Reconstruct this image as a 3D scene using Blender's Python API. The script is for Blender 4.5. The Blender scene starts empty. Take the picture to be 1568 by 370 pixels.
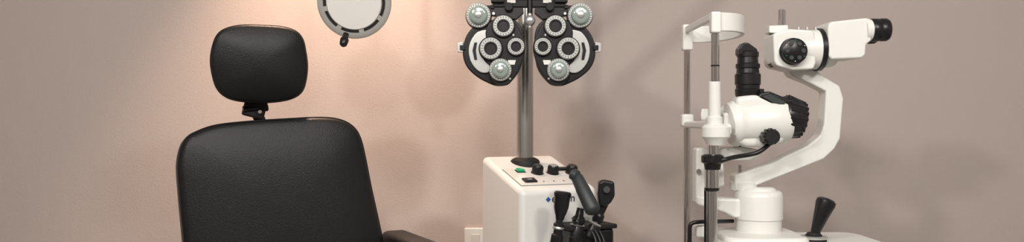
import bpy, math, random
from mathutils import Vector, Matrix
random.seed(3)
scene=bpy.context.scene
scene.view_settings.view_transform='Standard'
scene.view_settings.look='None'
F=1220.0; CZ=1.2
def P(px,py,Y):
    """measured position of a photo feature standing at distance Y"""
    return Vector(((px-784)/F*Y, Y, CZ-(py-185)/F*Y))
def S(px,Y): return px/F*Y
# ---------------- materials
def mat(name,col,rough=.5,metal=0,bump=0,bscale=200,var=0,vscale=5,emit=None,spec=.5,coat=0,alpha=1,trans=0):
    m=bpy.data.materials.new(name); m.use_nodes=True
    nt=m.node_tree; b=nt.nodes['Principled BSDF']
    b.inputs['Base Color'].default_value=(*col,1)
    b.inputs['Roughness'].default_value=rough
    b.inputs['Metallic'].default_value=metal
    b.inputs['Specular IOR Level'].default_value=spec
    b.inputs['Coat Weight'].default_value=coat
    b.inputs['Transmission Weight'].default_value=trans
    if emit:
        b.inputs['Emission Color'].default_value=(*emit[0],1); b.inputs['Emission Strength'].default_value=emit[1]
    tc=nt.nodes.new('ShaderNodeTexCoord')
    n=nt.nodes.new('ShaderNodeTexNoise'); n.inputs['Scale'].default_value=vscale; n.inputs['Detail'].default_value=4
    nt.links.new(tc.outputs['Object'],n.inputs['Vector'])
    r=nt.nodes.new('ShaderNodeMixRGB'); r.blend_type='MIX'
    k=max(var,.02)
    r.inputs[1].default_value=(*[c*(1-k) for c in col],1); r.inputs[2].default_value=(*[min(1,c*(1+k)) for c in col],1)
    nt.links.new(n.outputs['Fac'],r.inputs[0]); nt.links.new(r.outputs[0],b.inputs['Base Color'])
    if bump:
        n2=nt.nodes.new('ShaderNodeTexNoise'); n2.inputs['Scale'].default_value=bscale; n2.inputs['Detail'].default_value=3
        nt.links.new(tc.outputs['Object'],n2.inputs['Vector'])
        bp=nt.nodes.new('ShaderNodeBump'); bp.inputs['Strength'].default_value=bump; bp.inputs['Distance'].default_value=.002
        nt.links.new(n2.outputs['Fac'],bp.inputs['Height']); nt.links.new(bp.outputs[0],b.inputs['Normal'])
    return m
M_wall=mat('wall_paint',(.49,.42,.39),.75,bump=.35,bscale=160,var=.03,vscale=2)
M_wall2=mat('side_wall_paint',(.55,.52,.49),.8,bump=.3,bscale=160,var=.03,vscale=2)
M_ceil=mat('ceiling_paint',(.75,.74,.72),.9)
M_floor=mat('vinyl_floor',(.22,.21,.2),.45,var=.15,vscale=8)
M_trim=mat('trim_paint',(.75,.73,.7),.5)
M_leather=mat('black_leather',(.007,.0075,.008),.42,bump=.3,bscale=330,var=.1,spec=.3)
M_leather2=mat('black_piping',(.005,.005,.005),.6,spec=.2)
M_blk=mat('black_plastic',(.009,.009,.010),.32,spec=.4)
M_blkm=mat('black_matte',(.014,.014,.014),.6,spec=.3)
M_dgrey=mat('dark_grey_rubber',(.025,.032,.033),.5)
M_white=mat('white_enamel',(.74,.74,.71),.32,var=.02)
M_white2=mat('warm_white_plastic',(.62,.61,.57),.42)
M_side=mat('console_enamel',(.72,.72,.70),.38)
M_panel=mat('panel_enamel',(.66,.66,.64),.3)
M_line=mat('panel_seam',(.2,.2,.19),.6)
M_chrome=mat('chrome',(.62,.61,.6),.16,1)
M_steel=mat('brushed_steel',(.50,.49,.47),.28,1,bump=.1,bscale=500)
M_silver=mat('satin_silver',(.55,.56,.55),.33,.7)
M_ring=mat('dial_ring',(.50,.52,.51),.35,.2)
M_glass=mat('pale_lens',(.36,.44,.41),.12,.3,coat=1)
M_lens=mat('dark_lens',(.02,.022,.025),.05,0,coat=1)
M_green=mat('green_switch',(.0,.24,.10),.3,emit=((0,.5,.2),.2))
M_blue=mat('blue_print',(.02,.08,.32),.5)
M_ink=mat('dark_print',(.03,.03,.04),.5)
M_lampwhite=mat('lamp_diffuser',(.72,.71,.68),.4)
M_lampring=mat('lamp_housing',(.36,.35,.33),.4)
M_table=mat('table_laminate',(.6,.59,.56),.4)
# ---------------- object helpers
def root(name,loc):
    e=bpy.data.objects.new(name,None); e.location=loc; e.empty_display_size=.05
    scene.collection.objects.link(e); return e
def mk(name,verts,faces,m,par=None,smooth=True,bevel=0,seg=3,sharp=40,sub=0):
    me=bpy.data.meshes.new(name); me.from_pydata([tuple(v) for v in verts],[],faces); 
    import bmesh
    bm=bmesh.new(); bm.from_mesh(me); bmesh.ops.recalc_face_normals(bm,faces=bm.faces); bm.to_mesh(me); bm.free()
    me.materials.append(m)
    o=bpy.data.objects.new(name,me); scene.collection.objects.link(o)
    if smooth:
        for p in me.polygons: p.use_smooth=True
        if not bevel: me.set_sharp_from_angle(angle=math.radians(sharp))
    if bevel:
        b=o.modifiers.new('b','BEVEL'); b.width=bevel; b.segments=seg; b.limit_method='ANGLE'; b.angle_limit=math.radians(25); b.harden_normals=True
    if par:
        o.parent=par; o.matrix_parent_inverse=Matrix.Translation(-par.location)
    return o
def basis(d):
    d=d.normalized(); a=Vector((0,0,1)) if abs(d.z)<.9 else Vector((0,1,0))
    x=d.cross(a).normalized(); y=d.cross(x).normalized(); return x,y,d
def lathe(name,p0,p1,prof,m,par,seg=48,caps=True,sy=1,sharp=40):
    """prof: list of (distance fraction, radius)"""
    p0=Vector(p0);p1=Vector(p1); x,y,d=basis(p1-p0); L=(p1-p0).length
    vs=[];fs=[]
    for t,r in prof:
        c=p0+d*(t*L)
        for i in range(seg):
            a=2*math.pi*i/seg; vs.append(c+x*r*math.cos(a)+y*r*sy*math.sin(a))
    n=len(prof)
    for k in range(n-1):
        for i in range(seg):
            j=(i+1)%seg; fs.append((k*seg+i,k*seg+j,(k+1)*seg+j,(k+1)*seg+i))
    if caps: fs.append(tuple(range(seg))); fs.append(tuple(range((n-1)*seg,n*seg)))
    return mk(name,vs,fs,m,par,sharp=sharp)
def cyl(name,p0,p1,r,m,par,r2=None,seg=40,e=None):
    L=(Vector(p1)-Vector(p0)).length
    r2=r if r2 is None else r2
    e=min(r,r2)*.12 if e is None else e
    k=min(e/L,.4)
    return lathe(name,p0,p1,[(0,r-e),(k,r),(1-k,r2),(1,r2-e)],m,par,seg,sharp=30)
def box(name,c,size,m,par,rz=0,bevel=.003,rot=None):
    c=Vector(c); sx,sy,sz=[s/2 for s in size]
    R=rot if rot is not None else Matrix.Rotation(rz,3,'Z')
    vs=[c+R@Vector((a*sx,b*sy,d*sz)) for a in(-1,1) for b in(-1,1) for d in(-1,1)]
    fs=[(0,1,3,2),(4,6,7,5),(0,4,5,1),(2,3,7,6),(0,2,6,4),(1,5,7,3)]
    return mk(name,vs,fs,m,par,bevel=bevel)
def smoothloop(pts,n=6):
    out=[];N=len(pts)
    for i in range(N):
        p0,p1,p2,p3=[Vector(pts[(i+k-1)%N]) for k in range(4)]
        for j in range(n):
            t=j/n
            out.append(.5*((2*p1)+(-p0+p2)*t+(2*p0-5*p1+4*p2-p3)*t*t+(-p0+3*p1-3*p2+p3)*t**3))
    return out
def prism_px(name,pts,Y,th,m,par,bevel=.003,smooth_n=0,seg=3):
    """solid plate: outline in the XZ plane measured on its front face, thickness th along Y"""
    if smooth_n: pts=[tuple(v) for v in smoothloop([Vector((a,b)) for a,b in pts],smooth_n)]
    vs=[];n=len(pts)
    for a,b in pts:
        q=P(a,b,Y-th/2); vs.append(Vector((q.x,Y-th/2,q.z)))
    for a,b in pts:
        q=P(a,b,Y-th/2); vs.append(Vector((q.x,Y+th/2,q.z)))
    fs=[tuple(range(n)),tuple(range(n,2*n))]+[(i,(i+1)%n,n+(i+1)%n,n+i) for i in range(n)]
    return mk(name,vs,fs,m,par,bevel=bevel,seg=seg)
def tube(name,pts,r,m,par,cyc=False,res=6):
    cu=bpy.data.curves.new(name,'CURVE'); cu.dimensions='3D'; cu.bevel_depth=r; cu.bevel_resolution=res; cu.use_fill_caps=True
    sp=cu.splines.new('NURBS' if not cyc else 'POLY'); sp.points.add(len(pts)-1)
    for i,p in enumerate(pts): sp.points[i].co=(*p,1)
    sp.use_cyclic_u=cyc
    if not cyc: sp.use_endpoint_u=True; sp.order_u=3; sp.resolution_u=12
    cu.materials.append(m)
    o=bpy.data.objects.new(name,cu); scene.collection.objects.link(o)
    me=bpy.data.meshes.new_from_object(o.evaluated_get(bpy.context.evaluated_depsgraph_get()))
    bpy.data.objects.remove(o)
    o=bpy.data.objects.new(name,me); scene.collection.objects.link(o)
    for p in me.polygons: p.use_smooth=True
    if par: o.parent=par; o.matrix_parent_inverse=Matrix.Translation(-par.location)
    return o
def cushion(name,pts,th,puff,R,org,m,par,rr=.015,power=2.6,pipe=True,n=6):
    """pts: outline (u,w) metres; front faces local -Y"""
    lp=smoothloop([Vector(p) for p in pts],n); N=len(lp)
    cx=sum(p.x for p in lp)/N; cy=sum(p.y for p in lp)/N; c=Vector((cx,cy))
    def ins(p,d):
        v=p-c; return c+v*(1-d/v.length)
    rings=[]
    for s in (.15,.5,.8,.93): rings.append(([c+(p-c)*s for p in lp], th/2+puff*.3*(1-s**3)))
    for a in (0,30,60,90):
        a=math.radians(a); rings.append(([ins(p,rr*(1-math.sin(a))) for p in lp],th/2-rr*(1-math.cos(a))))
    rings.append((lp,-th/2+.006)); rings.append(([ins(p,.003) for p in lp],-th/2+.001)); 
    for s in (.985,.965,.94,.9,.84,.76,.66,.54,.4,.25,.1): 
        q=(1-s**power)
        rings.append(([c+(p-c)*s for p in lp],-th/2-puff*q-.006*min(1,(1-s)/.04)))
    vs=[];fs=[]
    for ring,y in rings:
        for p in ring: vs.append(org+R@Vector((p.x,y,p.y)))
    K=len(rings)
    for k in range(K-1):
        for i in range(N):
            j=(i+1)%N; fs.append((k*N+i,k*N+j,(k+1)*N+j,(k+1)*N+i))
    vs.append(org+R@Vector((cx,rings[0][1],cy))); vs.append(org+R@Vector((cx,rings[-1][1]-.0003,cy)))
    for i in range(N):
        j=(i+1)%N; fs.append((len(vs)-2,j,i)); fs.append((len(vs)-1,(K-1)*N+i,(K-1)*N+j))
    o=mk(name,vs,fs,m,par,sharp=180)
    if pipe:
        tube(name+'_piping',[org+R@Vector((ins(p,.002).x,-th/2+.002,ins(p,.002).y)) for p in lp],.0022,M_leather2,par,cyc=True,res=2)
    return o
# ---------------- room
def slab(name,a,b,m):
    c=[(a[i]+b[i])/2 for i in range(3)]; s=[abs(b[i]-a[i]) for i in range(3)]
    return box(name,c,s,m,None,bevel=0)
WY=2.75; XL=-2.3; XR=2.5; YF=-2.0; H=2.6
slab('floor',(XL-.1,YF-.1,-.1),(XR+.1,WY+.1,0),M_floor)
slab('ceiling',(XL-.1,YF-.1,H),(XR+.1,WY+.1,H+.1),M_ceil)
slab('wall_back',(XL-.1,WY,0),(XR+.1,WY+.1,H),M_wall)
slab('wall_left',(XL-.1,YF,0),(XL,WY,H),M_wall2)
slab('wall_right',(XR,YF,0),(XR+.1,WY,H),M_wall2)
slab('wall_front',(XL-.1,YF-.1,0),(XR+.1,YF,H),M_wall2)
slab('baseboard_back',(XL,WY-.015,0),(XR,WY,.1),M_trim)
# ---------------- exam chair
cc=P(432,340,2.0)
ch=root('exam_chair',Vector((cc.x,cc.y,0)))
yaw=math.radians(27)
Rz=Matrix.Rotation(yaw,3,'Z'); Rb=Rz@Matrix.Rotation(math.radians(-5),3,'X')
out=[(300,203),(330,192),(380,186),(440,182),(490,180),(520,184),(540,195),(551,212),(558,240),(567,290),(577,340),(588,400),(595,470),(588,520),(545,540),(440,545),(340,540),(305,520),(295,460),(290,400),(285,340),(281,290),(279,250),(283,225),(290,211)]
k=1/610
cushion('backrest',[((a-430)*k*.985,(340-b)*k) for a,b in out],.085,.022,Rb,cc,M_leather,ch,power=3.5)
hc=P(397,98,2.02)
out=[(347,44),(370,38),(400,37),(430,38),(451,44),(462,56),(467,75),(470,98),(468,122),(462,140),(448,151),(425,157),(395,159),(362,156),(344,149),(333,137),(327,118),(324,95),(327,72),(334,54)]
cushion('headrest',[((a-397)*k*.98,(98-b)*k*.98) for a,b in out],.06,.024,Matrix.Rotation(math.radians(22),3,'Z')@Matrix.Rotation(math.radians(4),3,'X'),hc,M_leather,ch,power=2.4)
# headrest bracket
Rbk=Matrix.Rotation(math.radians(22),3,'Z')
box('headrest_hinge',P(390,165,2.05),(.055,.03,.05),M_blkm,ch,rot=Rbk@Matrix.Rotation(math.radians(14),3,'Y'),bevel=.006)
cyl('hinge_pin',P(372,168,2.03),P(410,164,2.06),.010,M_blk,ch)
box('headrest_stem',P(401,190,2.07),(.028,.012,.12),M_blkm,ch,rot=Rbk@Matrix.Rotation(math.radians(-24),3,'Y'),bevel=.003)
cyl('adjust_bolt',P(398,171,2.02),P(398,171,2.035),.005,M_steel,ch)
u=Rz@Vector((1,0,0)); f=Rz@Vector((0,-1,0))
seatc=Vector((cc.x,cc.y,.66))+f*.26
def padbox(name,c,size,bev,m=M_leather):
    return box(name,c,size,m,ch,rot=Rz,bevel=bev)
padbox('seat',seatc,(.5,.52,.12),.04)
padbox('seat_pan',seatc-Vector((0,0,.08)),(.42,.46,.05),.01,M_blkm)
for s,nm in((1,'right'),(-1,'left')):
    a=Vector((cc.x,cc.y,.885))+u*(.30*s)+f*.15
    padbox('armrest_'+nm,a,(.075,.36,.042),.018)
    padbox('arm_post_'+nm,a+Vector((0,0,-.14))-f*.05-u*(.012*s),(.035,.06,.26),.008,M_blkm)
    padbox('arm_bracket_'+nm,a+Vector((0,0,-.27))-f*.05-u*(.06*s),(.15,.06,.03),.006,M_blkm)
padbox('back_bar',cc+Vector((0,0,-.22))-f*.07,(.1,.02,.4),.005,M_blkm)
bs=seatc-Vector((0,0,.1))
cyl('pedestal',(bs.x,bs.y,.05),(bs.x,bs.y,.56),.09,M_white2,ch)
cyl('pedestal_base',(bs.x,bs.y,0),(bs.x,bs.y,.06),.28,M_blkm,ch,r2=.24)
fr=seatc+f*.36; box('footrest',(fr.x,fr.y,.3),(.35,.2,.03),M_blkm,ch,rot=Rz,bevel=.008)
box('footrest_bar',(fr.x-f.x*.13,fr.y-f.y*.13,.43),(.06,.03,.3),M_blkm,ch,rot=Rz,bevel=.004)
# ---------------- exam lamp
lc=P(543,3,2.2); la=root('exam_lamp',lc)
ln=Vector((.12,-1,-.22)).normalized()
r=S(56,2.2)
lathe('housing',lc-ln*.045,lc+ln*.02,[(0,r*.55),(.25,r*.85),(.6,r*.98),(.8,r),(.95,r*.985),(1,r*.94),(1,r*.84),(.9,r*.82),(.88,r*.3)],M_lampring,la,64)
lathe('vent_ring',lc,lc+ln*.0165,[(0,r*.5),(.9,r*.83),(1,r*.82),(1,r*.72)],M_blkm,la,64)
lathe('diffuser',lc,lc+ln*.024,[(0,r*.74),(.8,r*.75),(1,r*.72)],M_lampwhite,la,64)
x,y,d=basis(ln)
for i in range(8):
    a=2*math.pi*(i+.3)/8
    c=lc+ln*.016+(x*math.cos(a)+y*math.sin(a))*r*.785
    t=(-x*math.sin(a)+y*math.cos(a))
    Rm=Matrix((t,(x*math.cos(a)+y*math.sin(a)),ln)).transposed()
    box('spoke_%d'%i,c,(.014,r*.13,.008),M_lampring,la,rot=Rm,bevel=.001)
lathe('handle',P(530,52,2.17),P(525,70,2.15),[(0,.008),(.3,.008),(.5,.012),(.9,.010),(1,.006)],M_blk,la,24)
back=lc-ln*.045
tube('lamp_arm',[back,back+Vector((0,.06,.03)),back+Vector((0,.08,.25)),back+Vector((0,.08,H-back.z-.02))],.014,M_white2,la)
cyl('ceiling_mount',(back.x,back.y+.08,H-.04),(back.x,back.y+.08,H),.06,M_white2,la)
# ---------------- instrument stand (console + pole)
th=math.radians(25); cs,sn=math.cos(th),math.sin(th)
O=Vector((.022,2.05,0))
def C(u_,v_,z): return Vector((O.x+u_*cs-v_*sn,O.y+u_*sn+v_*cs,z))
W=.230; D=.262; Z0=1.022; SL=.3
def T(u_,v_,h=0): return C(u_,v_,Z0+SL*v_)+Vector((sn*SL,-cs*SL,1)).normalized()*h
stn=root('ophthalmic_instrument_stand',Vector((.08,2.2,0)))
zb=.72
vs=[C(0,0,zb),C(W,0,zb),C(W,D,zb),C(0,D,zb),T(0,0),T(W,0),T(W,D),T(0,D)]
mk('console',vs,[(0,1,2,3),(4,5,6,7),(0,1,5,4),(1,2,6,5),(2,3,7,6),(3,0,4,7)],M_side,stn,bevel=.016,seg=5)
def slopebox(name,u_,v_,su,sv,h,m,bev=.001,h0=0):
    X=Vector((cs,sn,0)); N=Vector((sn*SL,-cs*SL,1)).normalized(); V=N.cross(X)
    return box(name,T(u_,v_,h0+h/2),(su,sv,h),m,stn,rot=Matrix((X,V,N)).transposed(),bevel=bev)
slopebox('panel_seam_line',W*.5,.087,W*.86+.003,.127,.0012,M_line,0)
slopebox('control_panel',W*.5,.087,W*.86,.124,.003,M_panel,.001)
slopebox('green_switch',.058,.124,.021,.016,.011,M_green,.002)
slopebox('green_switch_bezel',.058,.124,.026,.021,.005,M_blk,.001)
slopebox('rocker_switch',.052,.054,.036,.026,.008,M_blk,.002)
slopebox('rocker_mark',.052,.054,.014,.002,.0085,M_white,0)
slopebox('socket',.187,.128,.045,.018,.009,M_blk,.003)
for i,(a,b) in enumerate([(.102,.108),(.148,.104),(.205,.10)]):
    lathe('knob_%d'%i,T(a,b,0),T(a,b,.026),[(0,.018),(.15,.018),(.2,.0155),(.9,.0140),(1,.012)],M_blk,stn,32)
    lathe('knob_cap_%d'%i,T(a,b,.0255),T(a,b,.0275),[(0,.011),(.7,.0105),(1,.009)],M_silver if i==1 else M_dgrey,stn,32)
    for j in range(14):
        an=2*math.pi*j/14
        slopebox('knob_rib_%d_%d'%(i,j),a+.0142*math.cos(an),b+.0142*math.sin(an),.002,.002,.022,M_blk,0)
for i in range(4): slopebox('panel_lamp_%d'%i,.09+.03*i,.045,.003,.003,.0045,M_ink,0)
nf=Vector((sn,-cs,0))
Rf=Matrix((Vector((cs,sn,0)),nf*-1,Vector((0,0,1)))).transposed()
zt=Z0-.027
box('logo_mark',C(.080,-.0005,zt),(.010,.002,.010),M_blue,stn,rot=Rf@Matrix.Rotation(math.radians(45),3,'Y'),bevel=0)
cu=bpy.data.curves.new('logo_text','FONT'); cu.body='eason'; cu.size=.030; cu.extrude=.0006; cu.materials.append(M_ink)
to=bpy.data.objects.new('logo_text',cu); scene.collection.objects.link(to)
mw=Matrix.Translation(C(.090,-.001,zt-.008))@Rf.to_4x4()@Matrix.Rotation(math.radians(90),4,'X')
to.parent=stn; to.matrix_parent_inverse=Matrix.Translation(-stn.location); to.matrix_basis=mw
c0=C(W/2,D/2,0)
cyl('column',(c0.x,c0.y,.04),(c0.x,c0.y,zb),.06,M_side,stn)
box('floor_base',(c0.x,c0.y+.02,.025),(.45,.45,.05),M_side,stn,rz=th,bevel=.015)
# pole
pb=T(.11,.2); px_,py_=pb.x,pb.y
lathe('pole_flange',(px_,py_,pb.z-.012),(px_,py_,pb.z+.014),[(0,.042),(.6,.042),(.8,.038),(1,.028)],M_blkm,stn)
cyl('pole',(px_,py_,pb.z-.01),(px_,py_,1.98),.0235,M_steel,stn,seg=64)
cyl('pole_cap',(px_,py_,1.93),(px_,py_,2.03),.032,M_blkm,stn)
e1=Vector((.50,2.12,1.96))
tube('swing_arm',[(px_,py_,1.98),(px_+.1,py_-.03,1.98),(.4,2.15,1.98),e1],.02,M_white2,stn)
cyl('arm_joint',e1+Vector((0,0,-.04)),e1+Vector((0,0,.04)),.03,M_blkm,stn)
tube('drop_arm',[e1,Vector((.25,2.12,1.745)),Vector((.03,2.12,1.545))],.02,M_white2,stn)
# wells and hand instruments
box('charging_well_block',(C(.165,-.045,.84)),(.13,.085,.17),M_blk,stn,rz=th,bevel=.012)
box('well_shelf',(C(.165,-.045,.928)),(.14,.095,.012),M_blkm,stn,rz=th,bevel=.004)
Ya=1.98
lathe('retinoscope_head',P(862,293,Ya),P(857,336,Ya),[(0,.018),(.04,.0215),(.12,.022),(.2,.020),(.55,.0185),(.75,.015),(.85,.012),(1,.010)],M_blk,stn)
lathe('retinoscope_neck',P(857,334,Ya),P(851,376,Ya),[(0,.008),(.15,.009),(.2,.013),(.35,.014),(.4,.011),(.55,.011),(.6,.015),(.9,.016),(1,.014)],M_blk,stn)
lathe('retinoscope_ring',P(855,346,Ya),P(854.5,350,Ya),[(0,.0135),(.5,.015),(1,.0135)],M_silver,stn)
cyl('transilluminator_cap',P(875,264,2.0),P(885,271,1.99),.0150,M_dgrey,stn,e=.005)
lathe('transilluminator_handle',P(882,268,2.0),P(910,326,1.95),[(0,.012),(.08,.0155),(.3,.0165),(.35,.0175),(.9,.0195),(.94,.018),(.97,.015),(1,.010)],M_dgrey,stn)
lathe('ophthalmoscope_handle',P(889,318,2.03),P(879,378,2.03),[(0,.009),(.2,.011),(.25,.016),(.35,.017),(.4,.013),(.5,.018),(.8,.020),(1,.019)],M_blk,stn)
for i in range(4):
    lathe('handle_band_%d'%i,P(886-i*1.6,334+i*9,2.03),P(885.7-i*1.6,336+i*9,2.03),[(0,.0165),(.5,.0195),(1,.0165)],M_silver if i%2 else M_dgrey,stn)
prism_px('direct_scope_head',[(917,279),(924,275),(941,278),(942,300),(936,310),(926,318),(917,314),(915,296)],2.04,.035,M_blk,stn,bevel=.006)
cyl('direct_scope_lens',P(929,290,2.02),P(929,290,2.012),.009,M_dgrey,stn)
lathe('direct_scope_neck',P(926,310,2.04),P(903,362,2.04),[(0,.011),(.3,.010),(.35,.014),(.5,.015),(.55,.012),(.7,.017),(1,.018)],M_blk,stn)
lathe('direct_scope_band',P(912,340,2.04),P(910,344,2.04),[(0,.015),(.5,.018),(1,.015)],M_silver,stn)
for i in range(3):
    a=P(905+i*6,352,2.0+i*.02)
    tube('coil_cord_%d'%i,[a,a+Vector((.02,-.02,-.03)),a+Vector((-.01,-.04,-.09)),a+Vector((0,0,-.2))],.004,M_blk,stn)
# ---------------- phoropter
PY=2.10
ph=root('phoropter',P(810,70,PY))
def pp(px,py,dy): 
    q=P(px,py,PY); return Vector((q.x,PY+dy,q.z))
def dial(nm,px,py,rp,style,z0=-.02,tilt=0,ticks=20):
    r=S(rp,PY); a=pp(px,py,z0)
    n=Vector((0,-1,0))
    if style=='knob':
        lathe(nm+'_skirt',a,a+n*.012,[(0,r),(.7,r),(1,r*.93)],M_ring,ph)
        lathe(nm+'_glass',a+n*.010,a+n*.026,[(0,r*.78),(.6,r*.74),(.85,r*.66),(1,r*.5)],M_glass,ph)
        lathe(nm+'_hub',a+n*.024,a+n*.030,[(0,r*.30),(.7,r*.28),(1,r*.18)],M_silver,ph)
    else:
        lathe(nm+'_mount',a+n*-.006,a+n*.004,[(0,r*1.12),(.8,r*1.12),(1,r*1.05)],M_blk,ph)
        lathe(nm+'_ring',a+n*.002,a+n*.016,[(0,r),(.75,r),(1,r*.92),(1,r*.62),(.6,r*.56),(.5,r*.1)],M_ring,ph)
        lathe(nm+'_inner',a+n*.010,a+n*.018,[(0,r*.62),(1,r*.60),(1,r*.48),(.5,r*.44)],M_blk,ph)
        lathe(nm+'_lens',a+n*.010,a+n*.0135,[(0,r*.5),(.6,r*.47),(1,r*.2)],M_lens if style=='lens' else M_glass,ph)
    vs=[];fs=[]
    for i in range(ticks):
        an=2*math.pi*i/ticks; ca,sa=math.cos(an),math.sin(an)
        yy=a.y-(.0125 if style=='knob' else .0165)
        w=.0007; r0,r1=(r*.80,r*.92) if style=='knob' else (r*.7,r*.88)
        b=len(vs)
        for q,s in((r0,-w),(r1,-w),(r1,w),(r0,w)):
            for dd in(0,.0015): vs.append(Vector((a.x+q*ca-s*sa,yy+dd,a.z+q*sa+s*ca)))
        fs+= [(b,b+2,b+4,b+6),(b+1,b+3,b+5,b+7),(b,b+2,b+3,b+1),(b+2,b+4,b+5,b+3),(b+4,b+6,b+7,b+5),(b+6,b,b+1,b+7)]
    mk(nm+'_scale_marks',vs,fs,M_ink,ph,smooth=False)
for side in('l','r'):
    mx=(lambda a:a) if side=='l' else (lambda a:1620.5-a)
    def pr(nm,pts,dy,th,m,bev=.002,sm=4):
        pts=[(mx(a),b) for a,b in pts]
        vs=prism_px(nm+'_'+side,pts,PY,th,m,ph,bevel=bev,smooth_n=sm)
        vs.location.y+=dy
        return vs
    pr('rear_case',[(745,33),(728,38),(715,52),(709,70),(709,88),(716,104),(730,117),(744,125),(760,131),(776,129),(790,116),(799,98),(802,70),(800,45),(788,30),(765,27)],.005,.03,M_blk,.004)
    pr('side_panel',[(735,48),(724,58),(718,74),(720,92),(729,106),(741,112),(752,104),(752,52)],-.013,.01,M_silver,.002)
    pr('front_case',[(752,33),(744,48),(744,62),(737,76),(741,92),(750,102),(749,118),(760,130),(777,130),(788,118),(796,104),(803,84),(804,68),(797,52),(788,36),(772,27)],-.014,.02,M_blk,.003)
    pr('panel_slot',[(727,66),(724,78),(727,92),(731,92),(729,78),(731,66)],-.020,.004,M_blk,.0005,0)
    pr('index_window',[(778,93),(790,93),(788,100),(778,100)],-.026,.003,M_white,.0005,0)
    dial('cylinder_knob_'+side,mx(733),25,19,'knob',-.012,ticks=28)
    dial('sphere_dial_'+side,mx(771),42,16,'lens',-.024)
    dial('prism_dial_'+side,mx(752),76,16.5,'open',-.026)
    dial('aperture_'+side,mx(790),73,13,'open',-.024)
    dial('axis_knob_'+side,mx(766.5),108,17,'knob',-.026,ticks=24)
    cyl('dial_post_'+side,pp(mx(733),25,.02),pp(mx(733),25,-.014),S(20,PY),M_blk,ph)
    prism_px('side_lug_'+side,[(mx(a),b) for a,b in [(700,66),(709,64),(709,80),(700,79)]],PY,.02,M_silver,ph,bevel=.001)
    prism_px('side_clip_'+side,[(mx(a),b) for a,b in [(704,69),(712,69),(712,76),(704,76)]],PY-.004,.024,M_blk,ph,bevel=.001)
    pr('upper_bracket',[(750,8),(766,2),(800,2),(802,20),(790,30),(765,26),(752,24)],0,.022,M_blk,.002,0)
    box('gear_block_'+side,pp(mx(762),-2,-.012),(.034,.03,.026),M_blkm,ph,bevel=.002)
    cyl('pd_knob_'+side,pp(mx(779),12,-.008),pp(mx(779),12,-.026),.011,M_blkm,ph)
    box('scale_plate_'+side,pp(mx(783),4,-.018),(.022,.004,.008),M_white2,ph,bevel=.0005)
    box('level_arm_'+side,pp(mx(748),12,-.012),(.03,.01,.008),M_blkm,ph,bevel=.001)
    cyl('side_screw_'+side,pp(mx(756),22,-.008),pp(mx(756),22,-.018),.004,M_silver,ph)
    for i in range(3): cyl('case_screw_%s%d'%(side,i),pp(mx([786,747,781][i]),[55,92,121][i],-.022),pp(mx([786,747,781][i]),[55,92,121][i],-.0265),.0028,M_silver,ph,seg=16)
box('crossbar',pp(810,6,-.004),(.19,.024,.02),M_blkm,ph,bevel=.002)
box('top_carriage',pp(810,-10,0),(.10,.04,.04),M_blk,ph,bevel=.004)
box('top_mount',pp(812,-28,0),(.05,.05,.05),M_blk,ph,bevel=.004)
cyl('centre_spindle',pp(811,-10,-.016),pp(811,26,-.016),.007,M_blk,ph)
lathe('nose_knob',pp(811,33,-.008),pp(811,33,-.034),[(0,.013),(.5,.0145),(.8,.0125),(1,.006)],M_silver,ph)
cyl('nose_knob_stem',pp(811,22,-.018),pp(811,44,-.018),.006,M_silver,ph)
# ---------------- slit lamp
sl=root('slit_lamp_biomicroscope',Vector((.62,1.95,.0)))
NX=.477; NY=1.87; FX=.472; FY=2.15; TZ=.83
def z_(py,Y): return CZ-(py-185)/F*Y
cyl('far_post',(FX,FY,TZ),(FX,FY,z_(62,FY)),.0088,M_chrome,sl)
def npost(nm,y0,y1,r,m,px=1095,r2=None): 
    a=P(px,y0,NY);b=P(px,y1,NY); return cyl(nm,a,b,r,m,sl,r2=r2)
npost('near_post_upper',52,130,.0095,M_chrome)
npost('post_joint',99,102,.0102,M_blkm)
npost('near_post_sleeve',125,182,.0145,M_white,1094)
npost('near_post_sleeve_foot',178,200,.0185,M_white,1094)
npost('near_post_clear',218,240,.012,M_chrome,1092)
lathe('clamp_collar',P(1091,236,NY),P(1091,260,NY),[(0,.020),(.1,.026),(.5,.026),(.6,.020),(.95,.018),(1,.014)],M_blk,sl)
npost('near_post_mid',258,290,.0165,M_chrome,1090)
npost('near_post_ring',286,292,.0175,M_blk,1090)
a=P(1090,290,NY); cyl('near_post_lower',a,(a.x,NY,TZ),.0125,M_steel,sl)
b=P(1082,290,NY+.03); cyl('near_post_rod',b,(b.x,b.y,TZ),.006,M_blk,sl)
def band(nm,pts,zlo,zhi,th,m):
    vs=[];fs=[];n=len(pts)
    for i,p in enumerate(pts):
        p=Vector(p); t=(Vector(pts[min(i+1,n-1)])-Vector(pts[max(i-1,0)])).normalized(); nn=Vector((t.y,-t.x))
        for s in(-1,1):
            for z in(zlo,zhi): 
                q=p+nn*s*th/2; vs.append((q.x,q.y,z))
    for i in range(n-1):
        a=4*i;b=a+4
        fs+=[(a,a+1,b+1,b),(a+2,b+2,b+3,a+3),(a+1,a+3,b+3,b+1),(a,b,b+2,a+2)]
    fs+=[(0,2,3,1),(4*n-4,4*n-3,4*n-1,4*n-2)]
    return mk(nm,vs,fs,m,sl,bevel=.003)
pts=[];N=20
for i in range(N+1):
    t=math.pi*i/N
    pts.append((FX+.002+.098*math.sin(t)**.8, (FY+NY)/2+ (FY-NY)/2*math.cos(t)))
zt=z_(31,2.0); 
band('forehead_band',pts,zt-.042,zt+.002,.010,M_white)
box('band_end_far',(FX,FY,zt-.028),(.028,.03,.07),M_white,sl,bevel=.005)
box('band_end_near',(NX,NY,zt-.022),(.024,.026,.05),M_white,sl,bevel=.005)
box('band_bridge',(FX-.002,(FY+NY)/2,zt-.008),(.012,FY-NY,.018),M_white,sl,bevel=.004)
zc=z_(186,2.0)
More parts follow.
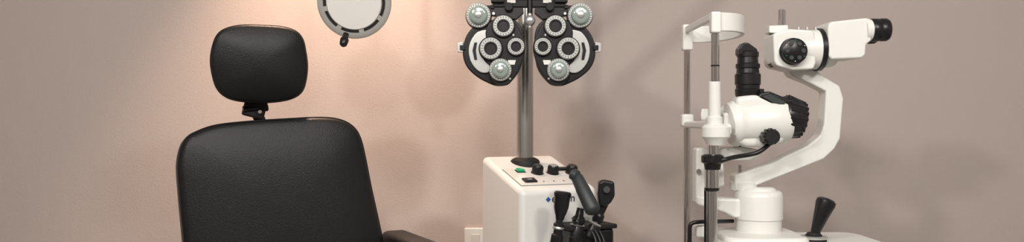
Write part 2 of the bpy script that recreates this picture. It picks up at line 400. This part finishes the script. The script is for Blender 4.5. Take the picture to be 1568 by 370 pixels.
box('chinrest_bracket_far',(FX,FY,z_(184,FY)),(.034,.034,.034),M_white,sl,bevel=.007)
box('chinrest_crossbar',(FX+.004,(FY+NY)/2,zc-.008),(.03,FY-NY,.018),M_white,sl,bevel=.006)
lathe('chinrest_body',P(1096,190,NY),P(1096,222,NY),[(0,.024),(.15,.033),(.6,.033),(.75,.026),(1,.020)],M_white,sl)
box('chinrest_block',P(1098,198,NY+.02),(.06,.05,.028),M_white,sl,bevel=.008)
vs=[];fs=[];nu,nv=16,10
cupc=Vector((FX+.05,2.0,zc+.005))
for s in(0,1):
    for i in range(nu+1):
        for j in range(nv+1):
            a=-1+2*i/nu; b=-1+2*j/nv
            z=.028*abs(a)**2.2+.012*max(0,b)**2 - s*.006
            w=.055*(1-.25*abs(a)**3)
            vs.append(cupc+Vector((b*w*.75,a*.06,z)))
q=(nu+1)*(nv+1)
for i in range(nu):
    for j in range(nv):
        A=i*(nv+1)+j; fs.append((A,A+1,A+nv+2,A+nv+1)); fs.append((q+A,q+A+nv+1,q+A+nv+2,q+A+1))
for i in range(nu):
    A=i*(nv+1); fs.append((A,A+nv+1,q+A+nv+1,q+A)); A+=nv; fs.append((A,q+A,q+A+nv+1,A+nv+1))
for j in range(nv):
    A=j; fs.append((A,q+A,q+A+1,A+1)); A=nu*(nv+1)+j; fs.append((A,A+1,q+A+1,q+A))
mk('chin_cup',vs,fs,M_white,sl,sharp=50)
prism_px('chin_guard',[(1108,172),(1116,172),(1122,182),(1121,198),(1112,204),(1104,200),(1108,188)],1.93,.05,M_white,sl,bevel=.006)
PVY=1.97
lathe('pivot_drum',P(1161,291,PVY),P(1161,362,PVY),[(0,.050),(.04,.056),(.12,.0585),(.6,.0585),(.62,.0555),(1,.0545)],M_white,sl,64)
lathe('pivot_cap',P(1161,286,PVY),P(1161,293,PVY),[(0,.036),(.4,.042),(1,.044)],M_white,sl,64)
prism_px('lower_link',[(1066,298),(1078,300),(1100,303),(1160,305),(1160,332),(1125,334),(1110,326),(1085,318),(1068,314)],PVY,.05,M_white,sl,bevel=.007)
prism_px('upright_link',[(1066,226),(1108,226),(1110,285),(1082,290),(1080,312),(1066,312)],PVY,.045,M_white,sl,bevel=.007)
prism_px('lamp_shelf',[(1100,226),(1137,224),(1163,229),(1165,238),(1150,245),(1104,246)],PVY-.01,.05,M_white,sl,bevel=.006)
cyl('shelf_pin',P(1133,214,PVY-.01),P(1133,226,PVY-.01),.005,M_steel,sl)
cyl('shelf_screw',P(1070,262,PVY-.03),P(1070,262,PVY-.02),.006,M_chrome,sl)
bz=.915
def roundrect(x0,x1,y0,y1,r,n=8):
    o=[]
    for cx,cy,a0 in((x1-r,y1-r,0),(x0+r,y1-r,90),(x0+r,y0+r,180),(x1-r,y0+r,270)):
        for i in range(n+1):
            a=math.radians(a0+90*i/n); o.append((cx+r*math.cos(a),cy+r*math.sin(a)))
    return o
def plate(nm,o,z0,z1,m,par,bev,tilt=0):
    n=len(o); vs=[(x,y,z0) for x,y in o]+[(x,y,z1) for x,y in o]
    return mk(nm,vs,[tuple(range(n)),tuple(range(n,2*n))]+[(i,(i+1)%n,n+(i+1)%n,n+i) for i in range(n)],m,par,bevel=bev,seg=4)
plate('base_body',roundrect(.47,.885,1.80,2.06,.05),.855,bz,M_white,sl,.014)
plate('base_hood',roundrect(.50,.70,1.84,2.05,.04),bz-.02,bz+.014,M_white,sl,.01)
plate('base_track',roundrect(.44,.90,1.84,2.02,.01),TZ,.86,M_blkm,sl,.003)
tube('guard_rail',[P(1056,392,1.92),P(1056,352,1.92),P(1057,341,1.92),P(1072,339,1.92),P(1090,339,1.93),P(1122,338,1.98)],.005,M_blk,sl)
box('rail_block',P(1072,352,1.96),(.03,.06,.03),M_white,sl,bevel=.006)
jb=P(1246,363,1.88)
lathe('joystick_boot',jb-Vector((0,0,.012)),jb+Vector((0,0,.012)),[(0,.030),(.5,.028),(.6,.021),(1,.014)],M_blkm,sl)
lathe('joystick_ring',jb-Vector((0,0,.002)),jb+Vector((0,0,.004)),[(0,.031),(.5,.032),(1,.029)],M_silver,sl)
lathe('joystick_grip',jb+Vector((0,0,.002)),P(1267,303,1.88),[(0,.009),(.2,.012),(.6,.018),(.85,.0225),(.93,.022),(.98,.017),(1,.008)],M_blk,sl)
AY=1.99
prism_px('microscope_arm',[(1206,104),(1250,106),(1262,117),(1286,131),(1292,150),(1287,212),(1278,228),(1262,243),(1200,268),(1140,291),(1126,290),(1124,268),(1140,263),(1180,250),(1238,222),(1256,207),(1262,190),(1265,140),(1240,127),(1214,117)],AY,.05,M_white,sl,bevel=.005)
cyl('arm_hub',P(1138,276,AY),P(1138,292,AY),.034,M_white,sl)
cyl('arm_pin',P(1133,252,AY-.01),P(1133,265,AY-.01),.004,M_steel,sl)
LY=1.93
b0=P(1122,188,LY); b1=P(1206,184,LY)
lathe('lamp_housing',P(1117,189,LY),b1,[(0,.050),(.04,.054),(.12,.056),(.16,.053),(.3,.053),(.6,.056),(.9,.054),(1,.048)],M_white,sl,64)
prism_px('housing_body',[(1128,148),(1160,144),(1196,162),(1206,172),(1209,208),(1196,221),(1172,226),(1142,224),(1128,218)],LY,.075,M_white,sl,bevel=.012,seg=4)
lathe('housing_end_disc',P(1114,190,LY),P(1120,189,LY),[(0,.040),(.5,.050),(1,.052)],M_white,sl,64)
cyl('housing_screw',P(1124,208,LY-.05),P(1124,208,LY-.04),.004,M_steel,sl)
ra=P(1196,178,LY); rb=P(1231,184,LY)
lathe('lamp_cap',ra,rb,[(0,.050),(.2,.052),(.6,.048),(.85,.042),(.95,.036),(1,.02)],M_blk,sl,48)
x,y,d=basis(rb-ra)
for i in range(18):
    a=2*math.pi*i/18; o_=x*math.cos(a)+y*math.sin(a)
    cyl('cap_rib_%d'%i,ra+(rb-ra)*.1+o_*.050,ra+(rb-ra)*.9+o_*.039,.0055,M_blk,sl,seg=12)
prism_px('top_cover',[(1160,150),(1163,142),(1178,139),(1205,150),(1218,152),(1222,164),(1206,168),(1186,162)],LY-.005,.06,M_blk,sl,bevel=.006)
prism_px('cover_rail',[(1166,147),(1180,144),(1204,156),(1200,162),(1182,156)],LY-.034,.008,M_dgrey,sl,bevel=.001)
cyl('cover_thumb',P(1166,136,LY-.02),P(1166,146,LY-.02),.006,M_blk,sl)
lathe('slit_width_knob',P(1182,209,LY-.03),P(1182,209,LY-.075),[(0,.018),(.4,.018),(.5,.0185),(.9,.018),(1,.014)],M_blk,sl)
for i in range(12):
    a=2*math.pi*i/12; o_=Vector((math.cos(a),0,math.sin(a)))*.0175
    c=P(1182,209,LY-.075); c.y=LY-.05
    cyl('knob_grip_%d'%i,c+o_+Vector((0,.012,0)),c+o_-Vector((0,.022,0)),.0025,M_blk,sl,seg=8)
tube('lamp_cable',[P(1180,218,LY-.04),P(1166,232,LY-.05),P(1146,237,LY-.05),P(1125,240,LY-.06),P(1110,244,NY-.02),P(1098,247,NY-.01)],.0055,M_blk,sl)
lathe('projector_tube',P(1145,150,LY),P(1145,78,LY),[(0,.026),(.06,.0295),(.18,.0305),(.2,.028),(.27,.028),(.29,.0305),(.5,.0305),(.53,.027),(.62,.026),(.64,.0285),(.72,.0285),(.74,.025),(.86,.024),(.88,.026),(.97,.026),(1,.022)],M_blk,sl)
prism_px('projector_mirror',[(1132,84),(1132,74),(1139,65),(1146,65),(1160,75),(1161,84)],LY,.036,M_blk,sl,bevel=.003)
MY=1.95
lathe('objective_drum',P(1182,77,MY),P(1250,76,MY),[(0,.040),(.05,.045),(.15,.046),(.2,.044),(.85,.047),(1,.049)],M_white,sl,64)
lathe('objective_lens',P(1178,77,MY),P(1184,77,MY),[(0,.030),(0,.036),(.5,.042),(1,.042)],M_blk,sl,64)
prism_px('microscope_body',[(1184,52),(1207,44),(1246,46),(1250,60),(1250,96),(1246,106),(1214,107),(1190,101),(1186,95)],MY,.085,M_white,sl,bevel=.010,seg=4)
dc=P(1216,78,MY-.055); dc.y=MY-.042
lathe('magnification_dial',dc,dc+Vector((0,-.022,0)),[(0,.032),(.3,.032),(.35,.031),(.85,.030),(1,.026)],M_blk,sl,64)
for i in range(6):
    a=2*math.pi*i/6
    c=dc+Vector((math.cos(a)*.019,-.021,math.sin(a)*.019)); cyl('dial_recess_%d'%i,c,c+Vector((0,-.003,0)),.0055,M_dgrey,sl,seg=20)
    c=dc+Vector((math.cos(a+.5)*.025,-.0225,math.sin(a+.5)*.025)); cyl('dial_mark_%d'%i,c,c+Vector((0,-.001,0)),.0012,M_green if i%2 else M_white,sl,seg=8)
lathe('collar_ring',P(1249,76,MY),P(1257,76,MY),[(0,.048),(.1,.052),(.9,.052),(1,.048)],M_blk,sl,64)
lathe('collar_white',P(1256,76,MY),P(1273,74,MY),[(0,.040),(.2,.045),(.8,.045),(1,.043)],M_white,sl,64)
prism_px('eyepiece_prism_housing',[(1268,40),(1272,33),(1300,30),(1328,27),(1336,30),(1335,62),(1327,68),(1326,84),(1320,89),(1274,91),(1269,86)],MY,.10,M_white,sl,bevel=.008,seg=4)
for i,dy in enumerate((-.032,.032)):
    a=P(1325,46,MY-.04); b=P(1335,45.6,MY-.04); c=P(1363,45,MY-.04)
    a.y=b.y=c.y=MY+dy
    lathe('eyepiece_sleeve_%d'%i,a,b,[(0,.026),(1,.026)],M_white,sl)
    lathe('eyepiece_%d'%i,b-Vector((.004,0,0)),c,[(0,.024),(.1,.0275),(.45,.0275),(.5,.026),(.6,.0275),(.85,.0275),(.95,.025),(1,.02),(.9,.014)],M_blk,sl)
prism_px('test_rod_plate',[(1178,39),(1207,38),(1208,49),(1196,51),(1178,50)],MY,.04,M_white,sl,bevel=.003)
prism_px('plate_foot',[(1196,47),(1207,47),(1209,60),(1196,60)],MY,.03,M_white,sl,bevel=.002)
cyl('mount_rod',P(1197,15,MY),P(1197,40,MY),.0088,M_chrome,sl)
for i,xx in enumerate((1223,1236,1249)): cyl('body_screw_%d'%i,P(xx,46,MY-.01),P(xx,41,MY-.01),.004,M_silver,sl,seg=16)
# ---------------- table
tb=root('instrument_table',Vector((.72,1.95,0)))
plate('table_top',roundrect(.36,1.12,1.72,2.22,.04),TZ-.035,TZ-.0005,M_table,tb,.006)
cyl('table_column',(.72,1.97,.04),(.72,1.97,TZ-.034),.045,M_white2,tb)
box('table_foot',(.72,1.97,.025),(.6,.1,.05),M_blkm,tb,bevel=.01)
box('table_foot_cross',(.72,1.97,.025),(.1,.45,.05),M_blkm,tb,bevel=.01)
# ---------------- wall outlet
oc=P(728,374,WY-.006); ou=root('wall_outlet',oc)
box('cover_plate',oc,(.075,.010,.115),M_white,ou,bevel=.003)
for i,dz in enumerate((-.022,.022)): box('socket_%d'%i,oc+Vector((0,-.005,dz)),(.03,.003,.028),M_white2,ou,bevel=.001)
# ---------------- lights
def fixture(x,y,rad=.07):
    o=root('recessed_downlight',Vector((x,y,H)))
    lathe('trim_ring',(x,y,H),(x,y,H-.012),[(0,rad+.02),(.8,rad+.016),(1,rad+.008),(1,rad),(.1,rad)],M_trim,o,40,caps=False)
def area(nm,loc,tgt,size,pw,col):
    l=bpy.data.lights.new(nm,'AREA'); l.shape='DISK'; l.size=size; l.energy=pw; l.color=col
    o=bpy.data.objects.new(nm,l); o.location=loc; scene.collection.objects.link(o)
    o.rotation_euler=(Vector(tgt)-Vector(loc)).to_track_quat('-Z','Y').to_euler(); return o
area('light_main',(-.25,-.7,2.52),(.4,2.2,1.0),.34,30,(1,.95,.89)); fixture(-.25,-.7,.17)
area('light_left',(-1.35,-.5,2.52),(1.3,2.2,1.0),.20,28,(1,.95,.89)); fixture(-1.35,-.5,.1)
area('light_right',(1.2,-.3,2.52),(.5,2.2,1.0),.4,32,(1,.95,.89)); fixture(1.2,-.3,.2)
area('light_room',(.2,.3,2.56),(.2,.3,0),1.2,22,(1,.96,.92))
def spot(nm,loc,tgt,pw,ang,blend,col,rad=.04):
    l=bpy.data.lights.new(nm,'SPOT'); l.energy=pw; l.spot_size=math.radians(ang); l.spot_blend=blend; l.color=col; l.shadow_soft_size=rad
    o=bpy.data.objects.new(nm,l); o.location=loc; scene.collection.objects.link(o)
    o.rotation_euler=(Vector(tgt)-Vector(loc)).to_track_quat('-Z','Y').to_euler()
spot('downlight_chair',(-.60,2.35,2.56),(-.58,2.58,.5),165,72,.8,(1,.66,.46),.05); fixture(-.60,2.35)
w=bpy.data.worlds.new('w'); scene.world=w; w.use_nodes=True
w.node_tree.nodes['Background'].inputs[0].default_value=(.5,.48,.45,1); w.node_tree.nodes['Background'].inputs[1].default_value=.3
# ---------------- camera
cam=bpy.data.cameras.new('camera'); co=bpy.data.objects.new('camera',cam); scene.collection.objects.link(co)
cam.sensor_width=36; cam.lens=F/1568*36; co.location=(0,0,CZ); co.rotation_euler=(math.radians(90),0,0)
scene.camera=co
